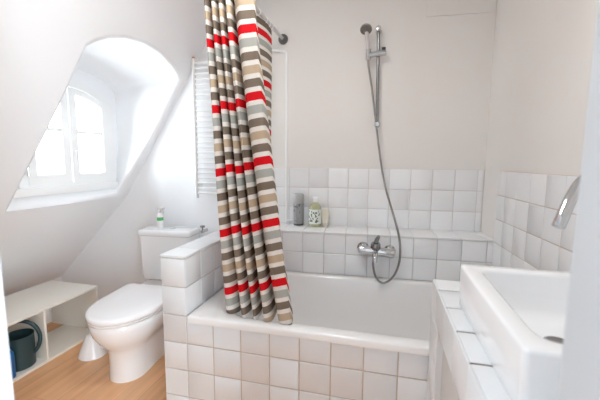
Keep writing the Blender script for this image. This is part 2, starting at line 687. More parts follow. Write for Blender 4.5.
# ------------------------------------------------------------------ half wall, ledge and bath front
HX0, HX1, FY = -1.024, -0.894, 1.352
m = MB()
m.mi = 1
m.box((HX0 + 0.005, FY + 0.005, 0), (HX1 - 0.005, 2.325, HW - 0.006))
m.mi = 0
zr = [0.0, 0.138, 0.278, 0.418, 0.558, 0.698, 0.838]
yr = [FY + 0.003 + T * k for k in range(7)] + [2.322]
tiles(m, (HX0, FY + 0.003, 0), (1, 0, 0), (0, 0, 1), [0, HX1 - HX0], zr)
tiles(m, (HX1 - 0.003, 0, 0), (0, 1, 0), (0, 0, 1), yr, zr)
tiles(m, (HX0 + 0.003, 0, 0), (0, -1, 0), (0, 0, 1), [-q for q in reversed(yr)], zr)
# capping tiles with a rounded nose
for i in range(len(yr) - 1):
    m.box((HX0 - 0.0025, yr[i] - (0.0045 if i == 0 else -0.0012), 0.839), (HX1 + 0.0025, yr[i + 1] - 0.0012, HW), 0.004)
struct(m.build('wall_partition', [TILE, GROUT]), 'low white tiled half wall between the toilet and the bathtub')

# ledge behind the tub
lx0, lx1 = -0.892, 0.668
ul = Vector((0.99868, 0.0514, 0))
nl = Vector((0.0514, -0.99868, 0))
OL = Vector((-0.1093 - 0.3925 * 0.99868, 2.124 - 0.0514 * 0.3925, 0))
m = MB()
m.mi = 1
for d, z1 in ((0.0, LEDGE - 0.006),):
    fr = [(lx0, yl(lx0) + 0.006), (lx1, yl(lx1) + 0.006), (lx1, yb(lx1) - 0.001), (lx0, yb(lx0) - 0.001)]
    m.rings([[Vector((x, y, 0.02)) for x, y in fr], [Vector((x, y, z1)) for x, y in fr]], True, True, smooth=False)
m.mi = 0
a0, a1 = (lx0 - OL.x) / ul.x, (lx1 - OL.x) / ul.x
ja = joints(a0, a1, 0, T)
tiles(m, OL + nl * -0.004, ul, (0, 0, 1), ja, [0.424, 0.564, 0.704, LEDGE - 0.012], gap=0.0045)
dep = 0.249
for i in range(len(ja) - 1):
    g0, g1 = ja[i] + 0.0015, ja[i + 1] - 0.0015
    t = bmesh.new()
    bmesh.ops.create_cube(t, size=1)
    for w in t.verts:
        a = g0 if w.co.x < 0 else g1
        d = 0.004 if w.co.y < 0 else -(dep - 0.004)
        w.co = OL + ul * a + nl * d + Vector((0, 0, LEDGE if w.co.z > 0 else LEDGE - 0.012))
    bmesh.ops.bevel(t, geom=t.edges[:], offset=0.0035, segments=2, profile=0.6, affect='EDGES')
    m.merge(t)
struct(m.build('wall_ledge', [TILE_WALL, GROUT_GREY]), 'white tiled ledge along the wall behind the bathtub')

# tiled front of the bath
m = MB()
m.mi = 1
m.box((HX1, FY + 0.003, 0.0), (0.655, FY + 0.05, 0.527))
m.mi = 0
ja = [HX1 + T * k for k in range(9)]
tiles(m, (0, FY + 0.003, 0), (1, 0, 0), (0, 0, 1), ja, [0.0, 0.138, 0.278, 0.418, 0.528], gap=0.0055, th=0.0045)
m.box((ja[-1] + 0.002, FY - 0.003, 0.0), (0.236, FY + 0.004, 0.528), 0.002)
struct(m.build('wall_bath_front', [TILE, GROUT]), 'white tiled front panel boxing in the bathtub')

# ------------------------------------------------------------------ unseen ceiling lamp, added to brighten the room
LX, LY = -0.40, 1.12
lamp = empty('added_fill_lamp', (LX, LY, CEIL), 'flat round white ceiling lamp added out of view to brighten the bathroom', 'lamp')
m = MB()
m.lathe([(0.20, 0.0), (0.20, 0.02), (0.185, 0.03), (0.004, 0.032)], (LX, LY, CEIL), (0, 0, -1), n=40)
m.build('fill_lamp_body', PLASTIC, lamp)
ld = bpy.data.lights.new('fill_lamp_light', 'AREA')
ld.shape = 'DISK'
ld.size = 0.36
ld.energy = FILL_LAMP_W
ld.color = (1.0, 0.985, 0.965)
lo = bpy.data.objects.new('fill_lamp_light', ld)
COL.objects.link(lo)
lo.location = (LX, LY, CEIL - 0.036)
lo.parent = lamp
lo.matrix_parent_inverse = lamp.matrix_world.inverted()

# ------------------------------------------------------------------ bathtub
tub = empty('bathtub', (-0.1, 1.75, 0.14), 'white enamel bathtub with flat rim set between tiled half wall, ledge and vanity', 'bathtub')


def rquad(c, r, z, n=8):
    """rounded quad through the corners c (counter-clockwise), radius r"""
    out = []
    for i in range(4):
        p, a, b = Vector(c[i]), Vector(c[i - 1]), Vector(c[(i + 1) % 4])
        d0, d1 = (a - p).normalized(), (b - p).normalized()
        s, e = p + d0 * r, p + d1 * r
        for k in range(n + 1):
            t = k / n
            out.append(Vector(((s * (1 - t) ** 2 + p * (0.9 * 2 * t * (1 - t)) + p * (0.1 * 0) + e * t * t).x, 0, 0)))
            q = s.lerp(p, t).lerp(p.lerp(e, t), t)
            # pull the quadratic towards a circle
            out[-1] = Vector((q.x, q.y, z))
    return out


oc = [(-0.888, 1.342), (0.655, 1.342), (0.655, 2.160), (-0.888, 2.081)]
ic = [(-0.70, 1.412), (0.585, 1.412), (0.585, 2.108), (-0.70, 2.040)]


def shrink(c, dl, dr, df, db):
    return [(c[0][0] + dl, c[0][1] + df), (c[1][0] - dr, c[1][1] + df), (c[2][0] - dr, c[2][1] - db), (c[3][0] + dl, c[3][1] - db)]


m = MB()
rg = [rquad(shrink(oc, 0.01, 0.01, 0.01, 0.01), 0.01, 0.531),
      rquad(oc, 0.012, 0.531),
      rquad(oc, 0.012, TB - 0.010),
      rquad(shrink(oc, .003, .003, .003, .003), 0.012, TB - 0.003),
      rquad(shrink(oc, .010, .010, .010, .010), 0.012, TB),
      rquad(shrink(ic, -.012, -.012, -.012, -.012), 0.11, TB),
      rquad(shrink(ic, -.004, -.004, -.004, -.004), 0.11, TB - 0.004),
      rquad(ic, 0.11, TB - 0.014),
      rquad(shrink(ic, .03, .012, .010, .010), 0.12, 0.47),
      rquad(shrink(ic, .09, .03, .030, .030), 0.14, 0.32),
      rquad(shrink(ic, .14, .05, .055, .055), 0.15, 0.22),
      rquad(shrink(ic, .19, .09, .095, .095), 0.15, 0.175),
      rquad(shrink(ic, .26, .16, .16, .16), 0.14, 0.162)]
m.rings(rg, False, True)
m.build('basin', ENAMEL, tub, sharp=60)
m = MB()
m.lathe([(0.034, 0), (0.036, 0.003), (0.03, 0.005), (0.004, 0.0055)], (0.30, 1.76, 0.162))
m.build('drain', CHROME, tub)

# ------------------------------------------------------------------ vanity counter
van = empty('vanity_counter', (0.45, 0.93, 0), 'white tiled vanity counter under the rectangular basin', 'vanity')
VX, VY0, VY1 = 0.20, 0.44, 1.339
m = MB()
m.mi = 1
m.box((VX + 0.006, VY0, 0.74), (0.69, VY1 - 0.006, HW - 0.004))
m.mi = 0
yj = [VY0 + 0.002, 0.629, 0.779, 0.926, 1.076, 1.226, VY1]
tiles(m, (VX + 0.002, 0, HW - 0.0045), (1, 0, 0), (0, 1, 0), [0, 0.15, 0.30, 0.45, 0.49], yj, gap=0.0075)
m.build('worktop', [TILE, GROUT_DARK], van)
m = MB()
m.mi = 1
m.box((VX + 0.005, VY0, 0.722), (VX + 0.06, VY1 - 0.005, HW - 0.006))
m.mi = 0
tiles(m, (VX + 0.004, 0, 0), (0, -1, 0), (0, 0, 1), [-q for q in reversed(yj)], [0.722, HW - 0.002], gap=0.0025)
tiles(m, (0.69, VY1 - 0.004, 0), (-1, 0, 0), (0, 0, 1), [0, 0.15, 0.30, 0.45, 0.49], [0.722, HW - 0.002], gap=0.003)
m.build('fascia', [TILE, TILE], van)
m = MB()
m.mi = 1
m.box((VX + 0.005, 1.18, 0.0), (VX + 0.06, VY1 - 0.005, 0.722))
m.mi = 0
tiles(m, (VX + 0.004, 0, 0), (0, -1, 0), (0, 0, 1), [-(VY1 - 0.001), -1.177], [0.0, 0.138, 0.278, 0.418, 0.568, 0.72], gap=0.002)
m.build('end_post', [TILE, TILE], van)
m = MB()
m.box((VX + 0.022, VY0, 0.08), (VX + 0.042, 1.178, 0.72), 0.002)
m.build('cabinet_door', CABINET, van)

# basin on the counter
bas = empty('washbasin', (0.45, 0.87, HW), 'white rectangular ceramic basin standing on the tiled vanity counter', 'washbasin')
BZ = 0.985
bo = [(0.243, 0.610), (0.655, 0.610), (0.655, 1.112), (0.243, 1.112)]
bi = [(0.287, 0.654), (0.560, 0.660), (0.560, 1.064), (0.291, 1.064)]
m = MB()
m.rings([rquad(shrink(bo, .006, .006, .006, .006), 0.012, HW + 0.0005),
         rquad(shrink(bo, .003, .003, .003, .003), 0.014, HW + 0.006),
         rquad(bo, 0.015, BZ - 0.008),
         rquad(shrink(bo, .002, .002, .002, .002), 0.015, BZ - 0.002),
         rquad(shrink(bo, .008, .008, .008, .008), 0.014, BZ),
         rquad(shrink(bi, -.008, -.008, -.008, -.008), 0.05, BZ),
         rquad(shrink(bi, -.002, -.002, -.002, -.002), 0.05, BZ - 0.003),
         rquad(bi, 0.05, BZ - 0.010),
         rquad(shrink(bi, .006, .006, .006, .006), 0.052, 0.920),
         rquad(shrink(bi, .014, .014, .014, .014), 0.055, 0.885),
         rquad(shrink(bi, .032, .032, .032, .032), 0.055, 0.869),
         rquad(shrink(bi, .08, .08, .08, .08), 0.045, 0.864),
         rquad(shrink(bi, .12, .11, .12, .12), 0.012, 0.862)], True, True)
m.build('bowl', CERAMIC, bas, sharp=60)
m = MB()
m.lathe([(0.030, 0), (0.031, 0.003), (0.026, 0.005), (0.018, 0.002), (0.004, 0.002)], (0.430, 0.900, 0.8625))
m.build('drain', CHROME_DARK, bas)

tap = empty('basin_tap', (0.612, 1.00, BZ), 'chrome arched tap rising over the rectangular basin', 'tap')
m = MB()
pth = smooth_path([(0.612, 1.0, BZ), (0.612, 1.0, 1.10), (0.606, 0.999, 1.18), (0.575, 0.993, 1.245), (0.525, 0.982, 1.277), (0.476, 0.966, 1.262), (0.436, 0.935, 1.215), (0.412, 0.912, 1.172), (0.402, 0.905, 1.150)], 5)
m.tube([q + Vector((0.005, 0, 0)) for q in pth], 0.0138, 16)
m.build('spout', CHROME, tap)
m = MB()
m.lathe([(0.027, 0), (0.027, 0.006), (0.021, 0.010), (0.021, 0.05), (0.017, 0.055)], (0.612, 1.0, BZ))
m.build('tap_base', CHROME, tap)
m = MB()
m.tube([(0.59, 1.003, BZ + 0.036), (0.566, 1.02, BZ + 0.034), (0.548, 1.03, BZ + 0.03)], [0.007, 0.006, 0.005], 10)
m.build('lever', CHROME_DARK, tap)

# ------------------------------------------------------------------ toilet
RZ = radians(5)
toi = empty('toilet', (-1.545, 2.325, 0), 'white close-coupled toilet with closed lid beside the tiled half wall', 'toilet', rz=RZ)
TM = toi.matrix_world.copy()


def tl(x, y, z):      # x across, y forward (towards the room), z up
    return TM @ Vector((x, -y, z))


def dshape(hw, y0, y1, z, nose=0.55, n=26, back=0.02, sq=2.0):
    """D-shaped outline: straight sides from y0, rounded front ending at y1"""
    L = hw * (nose / 0.5)
    ys = y1 - L
    pts = []
    for k in range(n + 1):
        a = pi * k / n
        cx = cos(a)
        sy = sin(a)
        ex = 2.0 / sq
        pts.append((hw * math.copysign(abs(cx) ** ex, cx), ys + L * abs(sy) ** ex))
    pts += [(-hw, y0 + back), (-hw + back, y0), (hw - back, y0), (hw, y0 + back)]
    return [tl(x, y, z) for x, y in pts]


m = MB()
m.rings([dshape(0.108, 0.08, 0.815, 0.0, 0.55),
         dshape(0.108, 0.08, 0.815, 0.012, 0.55),
         dshape(0.106, 0.08, 0.810, 0.10, 0.55),
         dshape(0.108, 0.08, 0.812, 0.17, 0.55),
         dshape(0.122, 0.08, 0.832, 0.210, 0.58),
         dshape(0.158, 0.07, 0.872, 0.252, 0.60),
         dshape(0.186, 0.06, 0.903, 0.305, 0.62),
         dshape(0.198, 0.06, 0.917, 0.350, 0.64),
         dshape(0.200, 0.06, 0.920, 0.380, 0.65),
         dshape(0.192, 0.065, 0.914, 0.387, 0.65)], True, True)
m.build('bowl', CERAMIC, toi, sharp=60)
m = MB()
m.rings([dshape(0.198, 0.40, 0.920, 0.3875, 0.68), dshape(0.205, 0.395, 0.927, 0.390, 0.68), dshape(0.207, 0.395, 0.929, 0.400, 0.68), dshape(0.203, 0.397, 0.925, 0.4025, 0.68)], True, True)
m.build('seat', PLASTIC, toi, sharp=60)
m = MB()
m.rings([dshape(0.205, 0.388, 0.927, 0.405, 0.68), dshape(0.210, 0.383, 0.932, 0.408, 0.68), dshape(0.210, 0.383, 0.932, 0.432, 0.68), dshape(0.203, 0.386, 0.925, 0.437, 0.68), dshape(0.190, 0.40, 0.905, 0.440, 0.68), dshape(0.10, 0.47, 0.78, 0.443, 0.68)], True, True)
m.build('lid', PLASTIC, toi, sharp=60)
TR = TM @ Matrix.Rotation(pi, 4, 'Z')      # local frame with y towards the room


def tank_ring(hw, y0, y1, z, r=0.03):
    c = [(-hw, y0), (hw, y0), (hw, y1), (-hw, y1)]
    return [TR @ (p + Vector((0.05, 0, 0))) for p in rquad(c, r, z)]


m = MB()
m.rings([tank_ring(0.196, 0.012, 0.180, 0.395), tank_ring(0.200, 0.010, 0.184, 0.42), tank_ring(0.203, 0.008, 0.190, 0.60), tank_ring(0.205, 0.006, 0.195, 0.735)], True, True)
m.build('cistern', CERAMIC, toi, sharp=60)
m = MB()
m.rings([tank_ring(0.205, 0.006, 0.199, 0.737), tank_ring(0.212, 0.002, 0.206, 0.742), tank_ring(0.212, 0.002, 0.206, 0.765, 0.032), tank_ring(0.207, 0.006, 0.201, 0.776, 0.03), tank_ring(0.19, 0.02, 0.185, 0.780)], True, True)
m.build('cistern_lid', CERAMIC, toi, sharp=60)
m = MB()
m.lathe([(0.024, 0), (0.024, 0.004), (0.019, 0.006), (0.004, 0.006)], tl(-0.02, 0.10, 0.779))
m.build('flush_button', CHROME, toi)
for sx in (-1, 1):
    m = MB()
    m.tube([tl(sx * 0.08 - 0.02, 0.375, 0.418), tl(sx * 0.08 + 0.02, 0.375, 0.418)], 0.012, 12)
    m.build('hinge', PLASTIC, toi)

# stop valve by the cistern
sv = empty('stop_valve', (-1.345, 2.36, 0.755), 'small chrome stop valve on the wall beside the cistern', 'valve')
m = MB()
m.lathe([(0.024, 0.001), (0.024, 0.004), (0.012, 0.008), (0.010, 0.05), (0.013, 0.055), (0.013, 0.08), (0.004, 0.082)], (-1.345, 2.36, 0.755), (0, -1, 0))
m.build('valve_body', CHROME, sv)
m = MB()
m.lathe([(0.006, 0), (0.006, 0.02), (0.018, 0.022), (0.019, 0.034), (0.004, 0.036)], (-1.345, 2.29, 0.766))
m.build('knob', CHROME_DARK, sv)

# cone between shelf and toilet
m = MB()
m.lathe([(0.084, 0), (0.087, 0.004), (0.085, 0.012), (0.048, 0.110), (0.036, 0.138), (0.024, 0.143), (0.004, 0.144)], (-1.855, 1.722, 0), n=32, sx=1.0, sy=1.0)
o = m.build('floor_cone', PLASTIC)
tag(o, 'small white plastic cone on the wooden floor between the low shelf and the toilet', 'cone')

# spray bottle on the cistern
SB = Vector((-1.655, 2.205, 0.7785))
sp = empty('spray_bottle', SB, 'small white spray bottle with green label on the cistern lid', 'bottle')
m = MB()
m.lathe([(0.020, 0), (0.023, 0.003), (0.0235, 0.095), (0.018, 0.11), (0.010, 0.118), (0.010, 0.125)], SB, n=22)
m.build('bottle_body', PLASTIC, sp)
m = MB()
m.lathe([(0.0225, 0), (0.0241, 0.0005), (0.0241, 0.026), (0.0225, 0.0265)], SB + Vector((0, 0, 0.063)), n=22)
m.build('label', mat('green_label', srgb(96, 184, 106), 0.4), sp)
m = MB()
m.lathe([(0.013, 0), (0.013, 0.016), (0.009, 0.019)], SB + Vector((0, 0, 0.125)), n=18)
m.box((SB.x - 0.014, SB.y - 0.01, SB.z + 0.143), (SB.x + 0.036, SB.y + 0.01, SB.z + 0.165), 0.004)
m.tube([SB + Vector((0.024, 0, 0.148)), SB + Vector((0.03, 0, 0.13)), SB + Vector((0.028, 0, 0.115))], 0.004, 8)
m.build('spray_head', mat('pale_grey_plastic', srgb(214, 214, 214), 0.3), sp)

# ------------------------------------------------------------------ low shelf with watering can
SX0, SX1, SY0, SY1, SH = -2.50, -2.058, 0.86, 1.985, 0.362
sh = empty('low_shelf', (-2.28, 1.42, 0), 'low cream white open shelf unit standing under the sloping wall', 'shelf')
m = MB()
m.box((SX0, SY0, SH - 0.016), (SX1 + 0.002, SY1, SH), 0.0015)
m.build('top_board', LAMINATE, sh)
m = MB()
m.box((SX0 + 0.115, SY0, 0.0005), (SX1, SY1, 0.018), 0.0015)
m.build('bottom_board', LAMINATE, sh)
for y in (SY0, SY1 - 0.016):
    m = MB()
    m.box((SX0, y, 0.0182), (SX1, y + 0.016, SH - 0.0162), 0.0015)
    m.build('side_panel', LAMINATE, sh)
m = MB()
m.box((SX0, 1.569, 0.0182), (SX1, 1.583, SH - 0.0162), 0.0015)
m.build('divider', LAMINATE, sh)

WC = Vector((-2.160, 1.482, 0.0185))
wc = empty('watering_can', WC, 'dark teal watering can with a big loop handle in the low shelf', 'watering can')
m = MB()
m.lathe([(0.072, 0), (0.076, 0.004), (0.077, 0.10), (0.0785, 0.200), (0.079, 0.204), (0.0765, 0.204), (0.073, 0.10), (0.070, 0.008), (0.004, 0.006)], WC, n=36)
m.build('can_body', GREEN, wc)
hd_ = Vector((0.81, 0.59, 0))
m = MB()
hp = []
for k in range(0, 25):
    a = radians(200 - 250 * k / 24)
    hp.append(WC + hd_ * (0.004 + 0.106 * cos(a)) + Vector((0, 0, 0.168 + 0.122 * sin(a))))
m.tube(hp, 0.0115, 12)
m.build('handle', GREEN, wc)
m = MB()
m.tube([WC - hd_ * 0.07 + Vector((0, 0, 0.05)), WC - hd_ * 0.13 + Vector((0, 0, 0.13)), WC - hd_ * 0.19 + Vector((0, 0, 0.225))], [0.017, 0.012, 0.009], 12)
m.build('spout', GREEN, wc)

BB = Vector((-2.098, 1.372, 0.0185))
bb = empty('blue_bottle', BB, 'bright blue plastic bottle in front of the watering can', 'bottle')
m = MB()
m.lathe([(0.027, 0), (0.030, 0.004), (0.031, 0.12), (0.029, 0.15), (0.020, 0.168), (0.012, 0.174)], BB, n=24)
m.build('bottle_body', BLUE, bb)
m = MB()
m.lathe([(0.013, 0), (0.013, 0.018), (0.004, 0.02)], BB + Vector((0, 0, 0.174)), n=18)
m.build('cap', BLUE, bb)

# ------------------------------------------------------------------ towel radiator
RX0, RX1, RY, RB, RT = -1.385, -0.93, 2.295, 1.015, 2.045
rad = empty('towel_radiator', (-1.15, 2.31, RB), 'white ladder towel radiator on the wall behind the curtain', 'radiator')
for x in (RX0, RX1):
    m = MB()
    m.tube([(x, RY, RB), (x, RY, RT)], 0.014, 14)
    m.build('upright', PAINT, rad)
for k in range(26):
    z = RB + 0.04 + k * (RT - RB - 0.07) / 25
    m = MB()
    m.tube([(RX0 + 0.008, RY, z), ((RX0 + RX1) / 2, RY - 0.012, z), (RX1 - 0.008, RY, z)], 0.0095, 10)
    m.build('rung', PAINT, rad)
for x in (RX0, RX1):
    for z in (RB + 0.1, RT - 0.1):
        m = MB()
        m.tube([(x, RY + 0.005, z), (x, 2.357 if x < -1.2 else yb(x) - 0.003, z)], 0.011, 10)
        m.build('bracket', PAINT, rad)
m = MB()
m.lathe([(0.010, 0), (0.010, 0.010), (0.006, 0.014), (0.003, 0.015)], (RX0, RY, RT))
m.build('vent_plug', BRASS, rad)

# heating pipe on the bath wall
m = MB()
py = lambda x: yb(x) - 0.028
m.tube(smooth_path([(-0.93, py(-0.93), 2.085), (-0.80, py(-0.8), 2.072), (-0.70, py(-0.7), 2.055), (-0.678, py(-0.678), 2.03), (-0.676, py(-0.676), 1.9), (-0.676, py(-0.676), 1.4), (-0.676, py(-0.676), 0.90), (-0.674, py(-0.674), 0.875), (-0.66, py(-0.66) + 0.004, 0.868), (-0.64, py(-0.64) + 0.022, 0.868)], 4), 0.0078, 12)
pipe = m.build('wall_pipe', PAINT)
tag(pipe, 'thin white painted pipe running down the wall to the tiled ledge', 'pipe')

# ------------------------------------------------------------------ shower set
bx = -0.055
by = yb(bx) - 0.052
rl = empty('shower_rail', (bx, by, 1.54), 'chrome shower slide rail on the wall above the bath mixer', 'shower rail')
m = MB()
m.tube([(bx - 0.006, by, 2.165), (bx + 0.004, by, 1.535)], 0.0105, 16)
m.build('bar', CHROME_DARK, rl)
for z, x in ((2.150, bx - 0.006), (1.548, bx + 0.004)):
    m = MB()
    m.lathe([(0.019, 0), (0.0195, 0.012), (0.014, 0.02), (0.013, 0.052), (0.016, 0.056), (0.017, 0.075), (0.012, 0.082), (0.003, 0.083)], (x, yb(x) - 0.001, z), (0, -1, 0), n=20)
    m.build('wall_bracket', CHROME, rl)
m = MB()
zs_ = 1.995
m.tube([(bx - 0.072, by - 0.022, zs_ - 0.008), (bx + 0.045, by - 0.012, zs_ + 0.006)], 0.0185, 16)
m.tube([(bx - 0.066, by - 0.022, zs_ - 0.035), (bx - 0.066, by - 0.024, zs_ + 0.03)], 0.017, 14)
m.build('slider', CHROME, rl)
m = MB()
m.lathe([(0.010, 0), (0.013, 0.003), (0.013, 0.014), (0.004, 0.016)], (bx + 0.030, by - 0.012, zs_ + 0.024), (0, -0.2, 1))
m.build('slider_knob', DARK, rl)

hs = empty('hand_shower', (-0.121, by - 0.024, 1.98), 'round hand shower with pale handle parked in the rail slider', 'shower head')
m = MB()
hx, hy = -0.121, by - 0.024
m.tube(smooth_path([(hx + 0.001, hy, 1.955), (hx, hy, 1.99), (hx - 0.004, hy - 0.004, 2.05), (hx - 0.010, hy - 0.014, 2.105), (hx - 0.014, hy - 0.026, 2.128)], 4), [0.011] * 4 + [0.012] * 8 + [0.013] * 5, 14)
m.build('handle', mat('pale_grey_handle', srgb(205, 200, 198), 0.25), hs)
hd = Vector((hx - 0.016, hy - 0.036, 2.136))
dv = Vector((0.02, -0.56, -0.83)).normalized()
m = MB()
m.lathe([(0.012, -0.028), (0.024, -0.022), (0.036, -0.006), (0.038, 0.004), (0.036, 0.007)], hd, dv, n=30)
m.build('head_shell', CHROME_DARK, hs)
m = MB()
m.lathe([(0.0335, 0.0065), (0.033, 0.009), (0.015, 0.0095), (0.013, 0.011), (0.003, 0.0115)], hd, dv, n=30)
m.build('spray_face', mat('grey_spray_plate', srgb(112, 108, 104), 0.45), hs)

# mixer on the ledge front
mix = empty('bath_mixer', (-0.03, 2.12, 0.75), 'chrome wall-mounted bath mixer on the tiled ledge front', 'mixer tap')
mz = 0.757
for x, dz in ((-0.108, 0.0), (0.055, -0.012)):
    m = MB()
    m.lathe([(0.036, 0.0), (0.038, 0.004), (0.036, 0.014), (0.022, 0.022), (0.019, 0.05)], (x, yl(x) - 0.001, mz + dz), (0, -1, 0), n=26)
    m.build('wall_flange', CHROME, mix)
my = 2.068
m = MB()
m.tube([(-0.134, my, mz + 0.001), (-0.130, my, mz + 0.001), (-0.118, my, mz), (-0.06, my + 0.001, mz - 0.002), (0.01, my + 0.003, mz - 0.008), (0.066, my + 0.005, mz - 0.013), (0.080, my + 0.006, mz - 0.014), (0.084, my + 0.006, mz - 0.014)], [0.016, 0.028, 0.031, 0.026, 0.026, 0.031, 0.028, 0.016], 20)
m.build('body', CHROME, mix)
m = MB()
m.lathe([(0.027, 0.0), (0.030, 0.018), (0.029, 0.036), (0.022, 0.046), (0.004, 0.049)], (-0.03, my, mz + 0.006), (0, -0.25, 1), n=22)
m.build('cartridge_cap', CHROME_DARK, mix)
m = MB()
m.tube([(-0.03, my - 0.010, mz + 0.046), (-0.024, my - 0.022, mz + 0.072), (-0.014, my - 0.045, mz + 0.098)], [0.015, 0.013, 0.010], 12)
m.build('lever', CHROME_DARK, mix)
m = MB()
m.tube(smooth_path([(-0.03, my - 0.008, mz - 0.004), (-0.03, my - 0.06, mz - 0.012), (-0.03, my - 0.095, mz - 0.024), (-0.03, my - 0.105, mz - 0.045)], 4), [0.016] * 9 + [0.014] * 4, 14)
m.build('spout', CHROME, mix)
m = MB()
m.lathe([(0.011, 0), (0.012, 0.004), (0.012, 0.02), (0.009, 0.024)], (-0.042, my, mz - 0.022), (0, 0, -1), n=16)
m.build('hose_outlet', CHROME, mix)

hp = [(-0.120, hy, 1.954), (-0.114, hy, 1.90), (-0.092, hy + 0.004, 1.78), (-0.068, hy + 0.004, 1.62), (-0.032, hy + 0.006, 1.38), (0.012, hy - 0.01, 1.15), (0.072, 2.10, 0.97), (0.110, 2.077, 0.83), (0.114, 2.068, 0.70), (0.080, 2.064, 0.60), (0.022, 2.062, 0.556), (-0.022, 2.062, 0.59), (-0.041, 2.066, 0.655), (-0.042, my, mz - 0.045)]
m = MB()
m.tube(smooth_path(hp, 7), 0.0068, 12)
o = m.build('shower_hose', STEEL)
tag(o, 'grey metal shower hose looping from the hand shower down to the mixer', 'hose')

# ------------------------------------------------------------------ bottles on the ledge
GREYB = mat('grey_bottle', srgb(150, 151, 152), 0.35, metal=0.2)
INK = mat('dark_grey_print', srgb(82, 84, 88), 0.5)


def marks(mb, loc, r, z0, z1, n, hmax, span, centre=-pi / 2, wmin=.004, wmax=.012):
    """small curved patches lying on a round bottle: rows of unreadable print"""
    for _ in range(n):
        a = centre + random.uniform(-span, span)
        z = random.uniform(z0, z1)
        da = random.uniform(wmin, wmax) / r
        h = random.uniform(hmax * 0.4, hmax)
        p = []
        for (s, t) in ((-.5, 0), (.5, 0), (.5, 1), (-.5, 1)):
            p.append(Vector(loc) + Vector((r * cos(a + s * da), r * sin(a + s * da), z + t * h)))
        mb.face(p)


GL = Vector((-0.580, 2.300, LEDGE + 0.0005))
gb = empty('grey_tall_bottle', GL, 'tall grey cylindrical toiletry bottle with dark base on the ledge', 'bottle')
m = MB()
m.lathe([(0.0335, 0.012), (0.0345, 0.014), (0.0345, 0.146), (0.0335, 0.148)], GL, n=28)
m.build('bottle_body', GREYB, gb)
m = MB()
m.lathe([(0.0315, 0.1482), (0.0335, 0.150), (0.0335, 0.206), (0.030, 0.211), (0.004, 0.212)], GL, n=28)
m.build('cap', mat('pale_grey_cap', srgb(172, 172, 171), 0.35), gb)
m = MB()
m.lathe([(0.031, 0), (0.034, 0.002), (0.034, 0.011), (0.031, 0.0118)], GL, n=28)
m.build('dark_base', DARK, gb)
m = MB()
marks(m, GL, 0.0349, 0.085, 0.14, 16, 0.012, 0.8, -1.9)
marks(m, GL, 0.0349, 0.03, 0.08, 14, 0.003, 0.6, -1.9)
m.build('printing', INK, gb, weld=False)

CL = Vector((-0.457, 2.285, LEDGE + 0.0005))
cb = empty('patterned_bottle', CL, 'clear olive bottle with leafy white label and white cap on the ledge', 'bottle')
m = MB()
m.lathe([(0.036, 0), (0.0405, 0.005), (0.041, 0.05), (0.0405, 0.115), (0.037, 0.135), (0.026, 0.150), (0.017, 0.156), (0.016, 0.166)], CL, n=30)
m.build('bottle_body', mat('olive_bottle', srgb(172, 174, 136), 0.12, coat=0.5), cb)
m = MB()
m.lathe([(0.040, 0.0195), (0.0416, 0.020), (0.0418, 0.06), (0.0415, 0.116), (0.040, 0.1165)], CL, n=30)
lab = m.build('label', mat('white_paper_label', srgb(226, 232, 226), 0.5), cb)
m = MB()
marks(m, CL, 0.0422, 0.028, 0.104, 26, 0.014, 1.2, -1.75, .005, .012)
m.build('leaf_print', mat('green_leaf_ink', srgb(88, 116, 92), 0.5), lab, weld=False)
m = MB()
marks(m, CL, 0.0424, 0.03, 0.07, 10, 0.007, 0.8, -1.75, .004, .01)
m.build('dark_print', INK, lab, weld=False)
m = MB()
m.lathe([(0.0165, 0.1615), (0.017, 0.163), (0.016, 0.196), (0.012, 0.199), (0.003, 0.1995)], CL, n=22)
m.build('cap', PLASTIC, cb)

TL = Vector((-0.388, 2.305, LEDGE + 0.0005))
tb = empty('cosmetic_tube', TL, 'small pale beige tube standing on its cap beside the leafy bottle', 'tube')
m = MB()
rr = []
for k in range(8):
    t = k / 7
    z = 0.022 + 0.082 * t
    rr.append([TL + Vector(((0.019 + 0.004 * t) * cos(2 * pi * i / 22), 0.019 * (1 - 0.85 * t) * sin(2 * pi * i / 22), z)) for i in range(22)])
m.rings(rr, True, True)
m.build('tube_body', mat('beige_tube', srgb(226, 220, 202), 0.35), tb)
m = MB()
m.lathe([(0.016, 0), (0.0175, 0.002), (0.0175, 0.021), (0.015, 0.0218)], TL, n=20)
m.build('cap', mat('cream_cap', srgb(215, 208, 190), 0.35), tb)

for o_, k_ in ((gb, 1.07), (cb, 1.06), (tb, 1.16)):
    o_.scale = (k_, k_, k_)

# ------------------------------------------------------------------ curtain rod and curtain
RODZ = 2.144
ry1 = yb(-0.708)
cr = empty('curtain_rod', (-0.71, ry1, RODZ), 'grey metal shower curtain rod fixed to the bath wall', 'curtain rod')
m = MB()
m.tube(smooth_path([(-0.708, ry1 - 0.012, RODZ), (-0.718, 1.95, RODZ), (-0.727, 1.56, RODZ), (-0.722, 1.44, RODZ), (-0.690, 1.395, RODZ), (-0.62, 1.385, RODZ), (0.0, 1.385, RODZ), (xr(1.385) - 0.004, 1.385, RODZ)], 8), 0.0115, 14)
m.build('rod', RAIL, cr)
m = MB()
m.lathe([(0.034, 0.001), (0.035, 0.005), (0.033, 0.012), (0.018, 0.018), (0.016, 0.028), (0.0125, 0.030)], (-0.708, ry1, RODZ), (0, -1, 0), n=26)
m.build('wall_flange', mat('dark_grey_flange', srgb(96, 94, 92), 0.4), cr)
m = MB()
m.lathe([(0.034, 0.001), (0.035, 0.005), (0.033, 0.012), (0.018, 0.018), (0.0125, 0.030)], (xr(1.385), 1.385, RODZ), (-1, 0, 0), n=26)
m.build('wall_flange', CHROME_DARK, cr)

